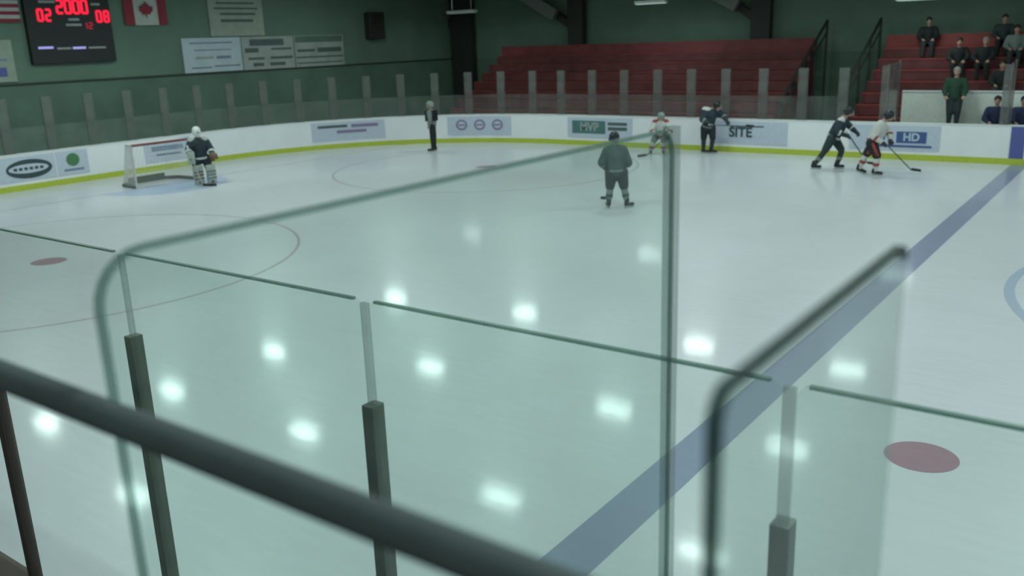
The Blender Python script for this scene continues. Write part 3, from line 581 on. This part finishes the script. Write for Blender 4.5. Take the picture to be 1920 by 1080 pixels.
# goalie
x, y = 4.05, 13.25
J = dict(pelvis=(0, 0, .74), neck=(-.03, -.06, 1.28), head=(-.04, -.12, 1.50), sh1=(-.22, -.04, 1.22), sh2=(.17, -.02, 1.22), el1=(-.32, -.12, .98), ha1=(-.28, -.32, .82), el2=(.30, -.10, .95), ha2=(.30, -.30, .78),
         hip1=(-.13, 0, .72), hip2=(.13, 0, .72), kn1=(-.16, -.12, .42), an1=(-.15, 0, .105), kn2=(.18, -.12, .42), an2=(.19, 0, .105))
t, g, R, A, F = person('goaltender in white mask and leg pads standing in the blue crease', x, y, J, dict(face=(.3, -1), top='navyjersey', stripe='white', yoke='pad', pants='navyjersey', socks='pad', helmet='whitehelmet', mask=True, bulk=1.15, pbulk=1.05))
for i, q in (('1', 0), ('2', 1)):
    k, a = g['kn'+i], g['an'+i]; d = (k+Zv*.16-(a-Zv*.08)).normalized(); f2 = (F-d*F.dot(d)).normalized(); s2 = d.cross(f2)
    o = P(MB().obox((k+Zv*.16+a-Zv*.08)/2+f2*.11, d, s2, f2, (k+Zv*.16-a+Zv*.08).length, .27, .10), 'leg_pad', 'pad', t, bevel=.035)
    for z_ in (.25, .5, .72): b = MB().obox(a.lerp(k+Zv*.1, z_)+f2*.165, d, s2, f2, .035, .26, .02).done('pad_roll', 'padbrown' if not q else 'greycloth'); b.parent = o
o = P(MB().obox(g['ha1']-Zv*.02+F*.05, R, F, Zv, .20, .05, .34), 'blocker', 'pad', t, bevel=.02)
mb = MB(); mb.ball(g['ha2'], .13, 1, .55, 1.1); mb.cap(g['ha2']+R*.09+Zv*.06, g['ha2']+R*.13-Zv*.04, .05, .04); o = P(mb, 'catching_glove', 'padbrown', t); remesh(o, .015)
hp = g['ha1']+F*.09; lo = W3(0, x, y, (-.05, -.62, .03))
stick('broad goalie stick resting on the blue crease', hp+(hp-lo).normalized()*.35, lo, W3(0, x, y, (.32, -.66, 0)), 'greysign')
# crouching player at the far boards, white jersey
x, y = 13.25, 23.75
J = dict(pelvis=(-.02, .05, .62), neck=(-.02, -.12, 1.05), head=(.0, -.2, 1.2), sh1=(-.2, -.08, 1.0), sh2=(.17, -.08, 1.0), el1=(-.3, -.22, .78), ha1=(-.14, -.38, .62), el2=(.3, -.2, .76), ha2=(.2, -.4, .6),
         hip1=(-.12, .05, .6), hip2=(.1, .05, .6), kn1=(-.24, -.12, .42), an1=(-.32, .05, .105), kn2=(.1, -.12, .4), an2=(.08, .05, .105))
person('crouching player in white and red jersey near the far boards', x, y, J, dict(face=(.1, -1), top='whitejersey', yoke='redcloth', stripe='redcloth', pants='greycloth', socks='whitejersey', sstripe='redcloth', helmet='greyhelmet', bulk=1.0))
stick('stick held low by the crouching player in white and red', W3(0, x, y, (.22, -.40, .66)), W3(0, x, y, (-.45, -.6, .03)), W3(0, x, y, (-.72, -.62, 0)))
# dark player leaning along the far boards
x, y = 14.55, 24.45
J = dict(pelvis=(-.02, .0, .82), neck=(.08, -.04, 1.36), head=(.25, -.08, 1.48), sh1=(-.12, -.10, 1.35), sh2=(.24, .08, 1.29), el1=(-.2, -.24, 1.08), ha1=(.08, -.34, .92), el2=(.46, .04, 1.16), ha2=(.56, -.14, 1.0),
         hip1=(-.12, 0, .8), hip2=(.1, 0, .8), kn1=(-.14, -.1, .46), an1=(-.14, .0, .105), kn2=(.14, -.1, .46), an2=(.1, .0, .105))
person('player in dark jersey with white shoulders and black helmet leaning at the far boards', x, y, J, dict(face=(1, -.3), top='navyjersey', yoke='whitejersey', pants='blackcloth', socks='charcoal', helmet='helmet', bulk=1.15, stripe='greycloth'))
stick('dark stick held level by the player leaning at the far boards', W3(0, x, y, (.0, -.37, .93)), W3(0, x, y, (1.12, -.5, .88)), W3(0, x, y, (1.36, -.55, .86)))
# dark skater at the right
x, y = 18.9, 22.45
J = dict(pelvis=(.12, 0, .86), neck=(.36, .0, 1.36), head=(.47, .0, 1.53), sh1=(.28, -.17, 1.30), sh2=(.34, .17, 1.31), el1=(.22, -.30, 1.04), ha1=(.46, -.28, .93), el2=(.56, .24, 1.1), ha2=(.70, .12, .98),
         hip1=(.08, -.12, .84), hip2=(.14, .12, .84), kn1=(-.08, -.14, .50), an1=(-.33, -.12, .12), kn2=(.36, .12, .5), an2=(.26, .12, .105))
person('dark navy skater with white shoulder striding right near the far boards', x, y, J, dict(face=(1, .15), top='navyjersey', yoke='whitejersey', stripe='whitejersey', pants='charcoal', socks='charcoal', sstripe='greycloth', helmet='helmet', bulk=1.05))
stick('stick carried forward by the dark navy skater', W3(0, x, y, (.42, -.30, 1.08)), W3(0, x, y, (1.05, .35, .12)), W3(0, x, y, (1.28, .42, .08)))
# white skater
x, y = 20.2, 21.95
J = dict(pelvis=(.0, 0, .84), neck=(.18, .0, 1.34), head=(.33, .0, 1.50), sh1=(.10, -.17, 1.28), sh2=(.16, .17, 1.29), el1=(.0, -.28, 1.0), ha1=(.24, -.30, .84), el2=(.36, .24, 1.06), ha2=(.40, .10, .86),
         hip1=(-.04, -.12, .82), hip2=(.04, .12, .82), kn1=(.12, -.14, .48), an1=(.08, -.12, .105), kn2=(-.16, .12, .50), an2=(-.30, .12, .14))
person('skater in white jersey and black pants with red stripe gliding right', x, y, J, dict(face=(1, .15), top='whitejersey', stripe='redcloth', pants='blackcloth', pstripe='redcloth', socks='whitejersey', sstripe='redcloth', helmet='helmet', bulk=1.08, pbulk=1.12, toe1=(1, .1, -.1), toe2=(1, .2, -.35)))
stick('stick carried forward by the skater in white', W3(0, x, y, (.18, -.32, .95)), W3(0, x, y, (.95, .1, .12)), W3(0, x, y, (1.18, .16, .08)))
# bench people
def standing(x, y, z, lab, cfg, lean=0, sc=1.0):
    J = dict(pelvis=(0, 0, .92), neck=(lean, -.02, 1.44), head=(lean, -.05, 1.64), sh1=(lean-.2, 0, 1.38), sh2=(lean+.2, 0, 1.38), el1=(-.27, -.04, 1.12), ha1=(-.22, -.2, .94), el2=(.27, -.04, 1.12), ha2=(.22, -.2, .94),
             hip1=(-.1, 0, .9), hip2=(.1, 0, .9), kn1=(-.1, -.02, .5), an1=(-.1, 0, .10), kn2=(.1, -.02, .5), an2=(.1, 0, .10))
    return person(lab, x, y, {k: (a*sc, b*sc, c*sc) for k, (a, b, c) in J.items()}, cfg, z)
def seated(x, y, z, lab, cfg, lean=0):
    J = dict(pelvis=(0, .0, .56), neck=(lean, -.04, 1.06), head=(lean, -.08, 1.26), sh1=(lean-.2, 0, 1.0), sh2=(lean+.2, 0, 1.0), el1=(-.28, -.08, .76), ha1=(-.14, -.34, .66), el2=(.28, -.08, .76), ha2=(.14, -.34, .66),
             hip1=(-.1, 0, .54), hip2=(.1, 0, .54), kn1=(-.13, -.40, .54), an1=(-.13, -.42, .12), kn2=(.13, -.40, .54), an2=(.13, -.42, .12))
    return person(lab, x, y, J, cfg, z)
civ = dict(face=(0, -1), long=True, socks='blackcloth', skates=False, hand=1.0, gloves='skin', topname='coat', bulk=1.0, pbulk=.95)
standing(21.25, 26.15, .76, 'person in dark green coat standing up before the white bench wall', dict(civ, top='greencloth', pants='charcoal', hair='hair2'))
seated(22.35, 26.15, .35, 'person in navy jacket with dark hair seated at the bench, face to the ice', dict(civ, top='bluecloth', pants='blackcloth'))
seated(23.0, 26.15, .35, 'person in navy jacket cut off by the right edge of the picture', dict(civ, top='bluecloth', pants='blackcloth', hairname='cap', hair='bluecloth'))
# spectators on the right bleacher
def seat_z(k): return .62+k*.335-.42
def spect(x, k, lab, cfg, lean=0): seated(x, 26.9+k*.58+.22, seat_z(k)+.0, lab, dict(civ, **cfg), lean)
spect(19.35, 7, 'lone dark-hooded spectator high on the left of the right bleacher', dict(top='blackcloth', pants='charcoal', hairname='hood', hair='blackcloth'))
spect(20.55, 5, 'spectator in black coat and dark cap left of the group on the bleacher', dict(top='blackcloth', pants='blackcloth', hairname='cap', hair='black'))
spect(21.25, 5, 'spectator in black coat with grey hair on the bleacher', dict(top='blackcloth', pants='blackcloth', hair='hair2'), .05)
spect(22.05, 6, 'spectator in grey coat on the bleacher beside the black-coated pair', dict(top='greycloth', pants='charcoal'))
spect(22.0, 3, 'spectator in very dark jacket sitting low behind the bench', dict(top='blackcloth', pants='charcoal'))
spect(22.75, 5, 'spectator in dark brown coat at the right edge of the bleacher', dict(top='brownpost', pants='blackcloth'))
spect(21.6, 7, 'spectator in charcoal coat on the top row below the dark column', dict(top='charcoal', pants='blackcloth'))

# ------------------------------------------------------------------ near glass, dividers, handrail
YG = YN
ng = thing('shield_glass', 'near-side shield glass on the boards with thin green top edge', 'glass', (24, YG, BH))
PX = [19.2, 20.5, 21.80, 23.12, 24.44, 25.74, 27.05, 28.35]
GT = 2.968
for x in PX:
    if x:
        P(MB().box(x-.023, x+.023, YG-.028, YG+.028, BH+.009, 2.63), 'support_post', 'brownpost' if x < 22 else 'postdark' if x < 25 else 'postgrey', ng, bevel=.004)
        if x not in PX[:1]: P(MB().box(x-.014, x+.014, YG-.007, YG+.007, 2.63, GT-.01), 'joint_strip', 'plastic', ng)
def rpane(mb, a0, a1, z0, z1, rc, th, plane):   # rounded-corner pane outline in (a,z), extruded by th
    pts = [(a0, z0), (a1, z0)]
    for i in range(7): q = i/6*PI/2; pts.append((a1-rc+rc*math.cos(q), z1-rc+rc*math.sin(q)))
    for i in range(7): q = PI/2+i/6*PI/2; pts.append((a0+rc+rc*math.cos(q), z1-rc+rc*math.sin(q)))
    return pts
def pane_obj(pts, name, m, root, f0, f1):
    mb = MB(); A_ = [mb.b.verts.new(f0(*q)) for q in pts]; B_ = [mb.b.verts.new(f1(*q)) for q in pts]; n = len(pts)
    mb.b.faces.new(A_); mb.b.faces.new(B_[::-1])
    for i in range(n): mb.b.faces.new((A_[i], A_[(i+1) % n], B_[(i+1) % n], B_[i]))
    return P(mb, name, m, root)
def edge_obj(pts, th, name, m, root, f0, f1, skip=0):    # polished edge band round the pane outline, skipping the bottom
    mb = MB(); pp = (pts[1:]+pts[:1])[skip:]; c = (sum(a for a, _ in pts)/len(pts), sum(b for _, b in pts)/len(pts)); V = []
    for i, (a, z) in enumerate(pp):
        pv = pp[i-1] if i else (a, z-.1); nx = pp[i+1] if i < len(pp)-1 else (a, z-.1)
        dx, dz = nx[0]-pv[0], nx[1]-pv[1]; l = math.hypot(dx, dz) or 1; na, nz = dz/l, -dx/l
        V.append([mb.b.verts.new(v) for v in (f0(a+na*.001, z+nz*.001), f1(a+na*.001, z+nz*.001), f1(a-na*th, z-nz*th), f0(a-na*th, z-nz*th))])
    for i in range(len(V)-1):
        for k in range(4): mb.b.faces.new((V[i][k], V[i+1][k], V[i+1][(k+1) % 4], V[i][(k+1) % 4]))
    mb.b.faces.new(V[0]); mb.b.faces.new(V[-1][::-1]); return P(mb, name, m, root)
for a, b in zip(PX[:-1], PX[1:]):
    g0, g1 = a+.018, b-.018
    pts = rpane(None, g0, g1, BH, GT, .03, 0, 0)
    pane_obj(pts, 'glass_pane', 'glass', ng, lambda q, z: (q, YG-.006, z), lambda q, z: (q, YG+.006, z))
    P(MB().box(g0+.025, g1-.025, YG-.0065, YG+.0065, GT-.006, GT+.002), 'top_edge', 'gline', ng)
def divider(x, ya, yb, zt, rc, lab, m, th):
    t = thing('glass_divider', lab, 'glass', (x, ya, BH))
    pts = rpane(None, ya, yb, 1.06, zt, rc, 0, 0)
    pane_obj(rpane(None, ya+th+.001, yb-.002, 1.06, zt-th-.001, rc-.004, 0, 0), 'glass_pane', 'glassp', t, lambda q, z: (x-.004, q, z), lambda q, z: (x+.004, q, z))
    edge_obj(pts, th, 'polished_edge', m, t, lambda q, z: (x-.0045, q, z), lambda q, z: (x+.0045, q, z), 0 if lab.startswith('large') else 2)
    if lab.startswith('large'): P(MB().box(x-.012, x+.012, yb-.022, yb+.012, 1.06, zt+.004), 'end_channel', 'plastic', t)
    return t
divider(25.476, -1.69, YG-.05, 3.513, .06, 'large clear glass divider with rounded corner at left, reaching the near glass', 'gedge', .006)
divider(26.150, -1.702, -1.272, 3.513, .02, 'smaller clear glass divider with dark edge at right', 'gedge2', .004)

hy = CAM.y+.42; hz = CAM.z-.42*.787
t = thing('handrail', 'dark handrail running across the lower left in front of the glass', 'railing', (25.5, hy, 2.3))
P(MB().cone((20, hy, hz-.0165), (30, hy, hz-.0165), .0165, .0165, 24), 'top_rail', 'rail', t, smooth=True)
for x in (22.4, 30-.2): P(MB().cone((x, hy, 2.3), (x, hy, hz-.03), .018, .018, 12), 'baluster', 'brownpost', t)
t = thing('viewing_platform', 'viewing platform behind the near glass under the handrail, out of view', 'platform', (26, -3, -.12))
P(MB().box(20, 32, YW+.02, hy+.02, 2.2, 2.3), 'deck', 'brownpost', t)
for x in (20.5, 24, 28, 31.5): P(MB().box(x-.07, x+.07, hy-.13, hy+.01, -.12, 2.2), 'support_leg', 'dark', t)
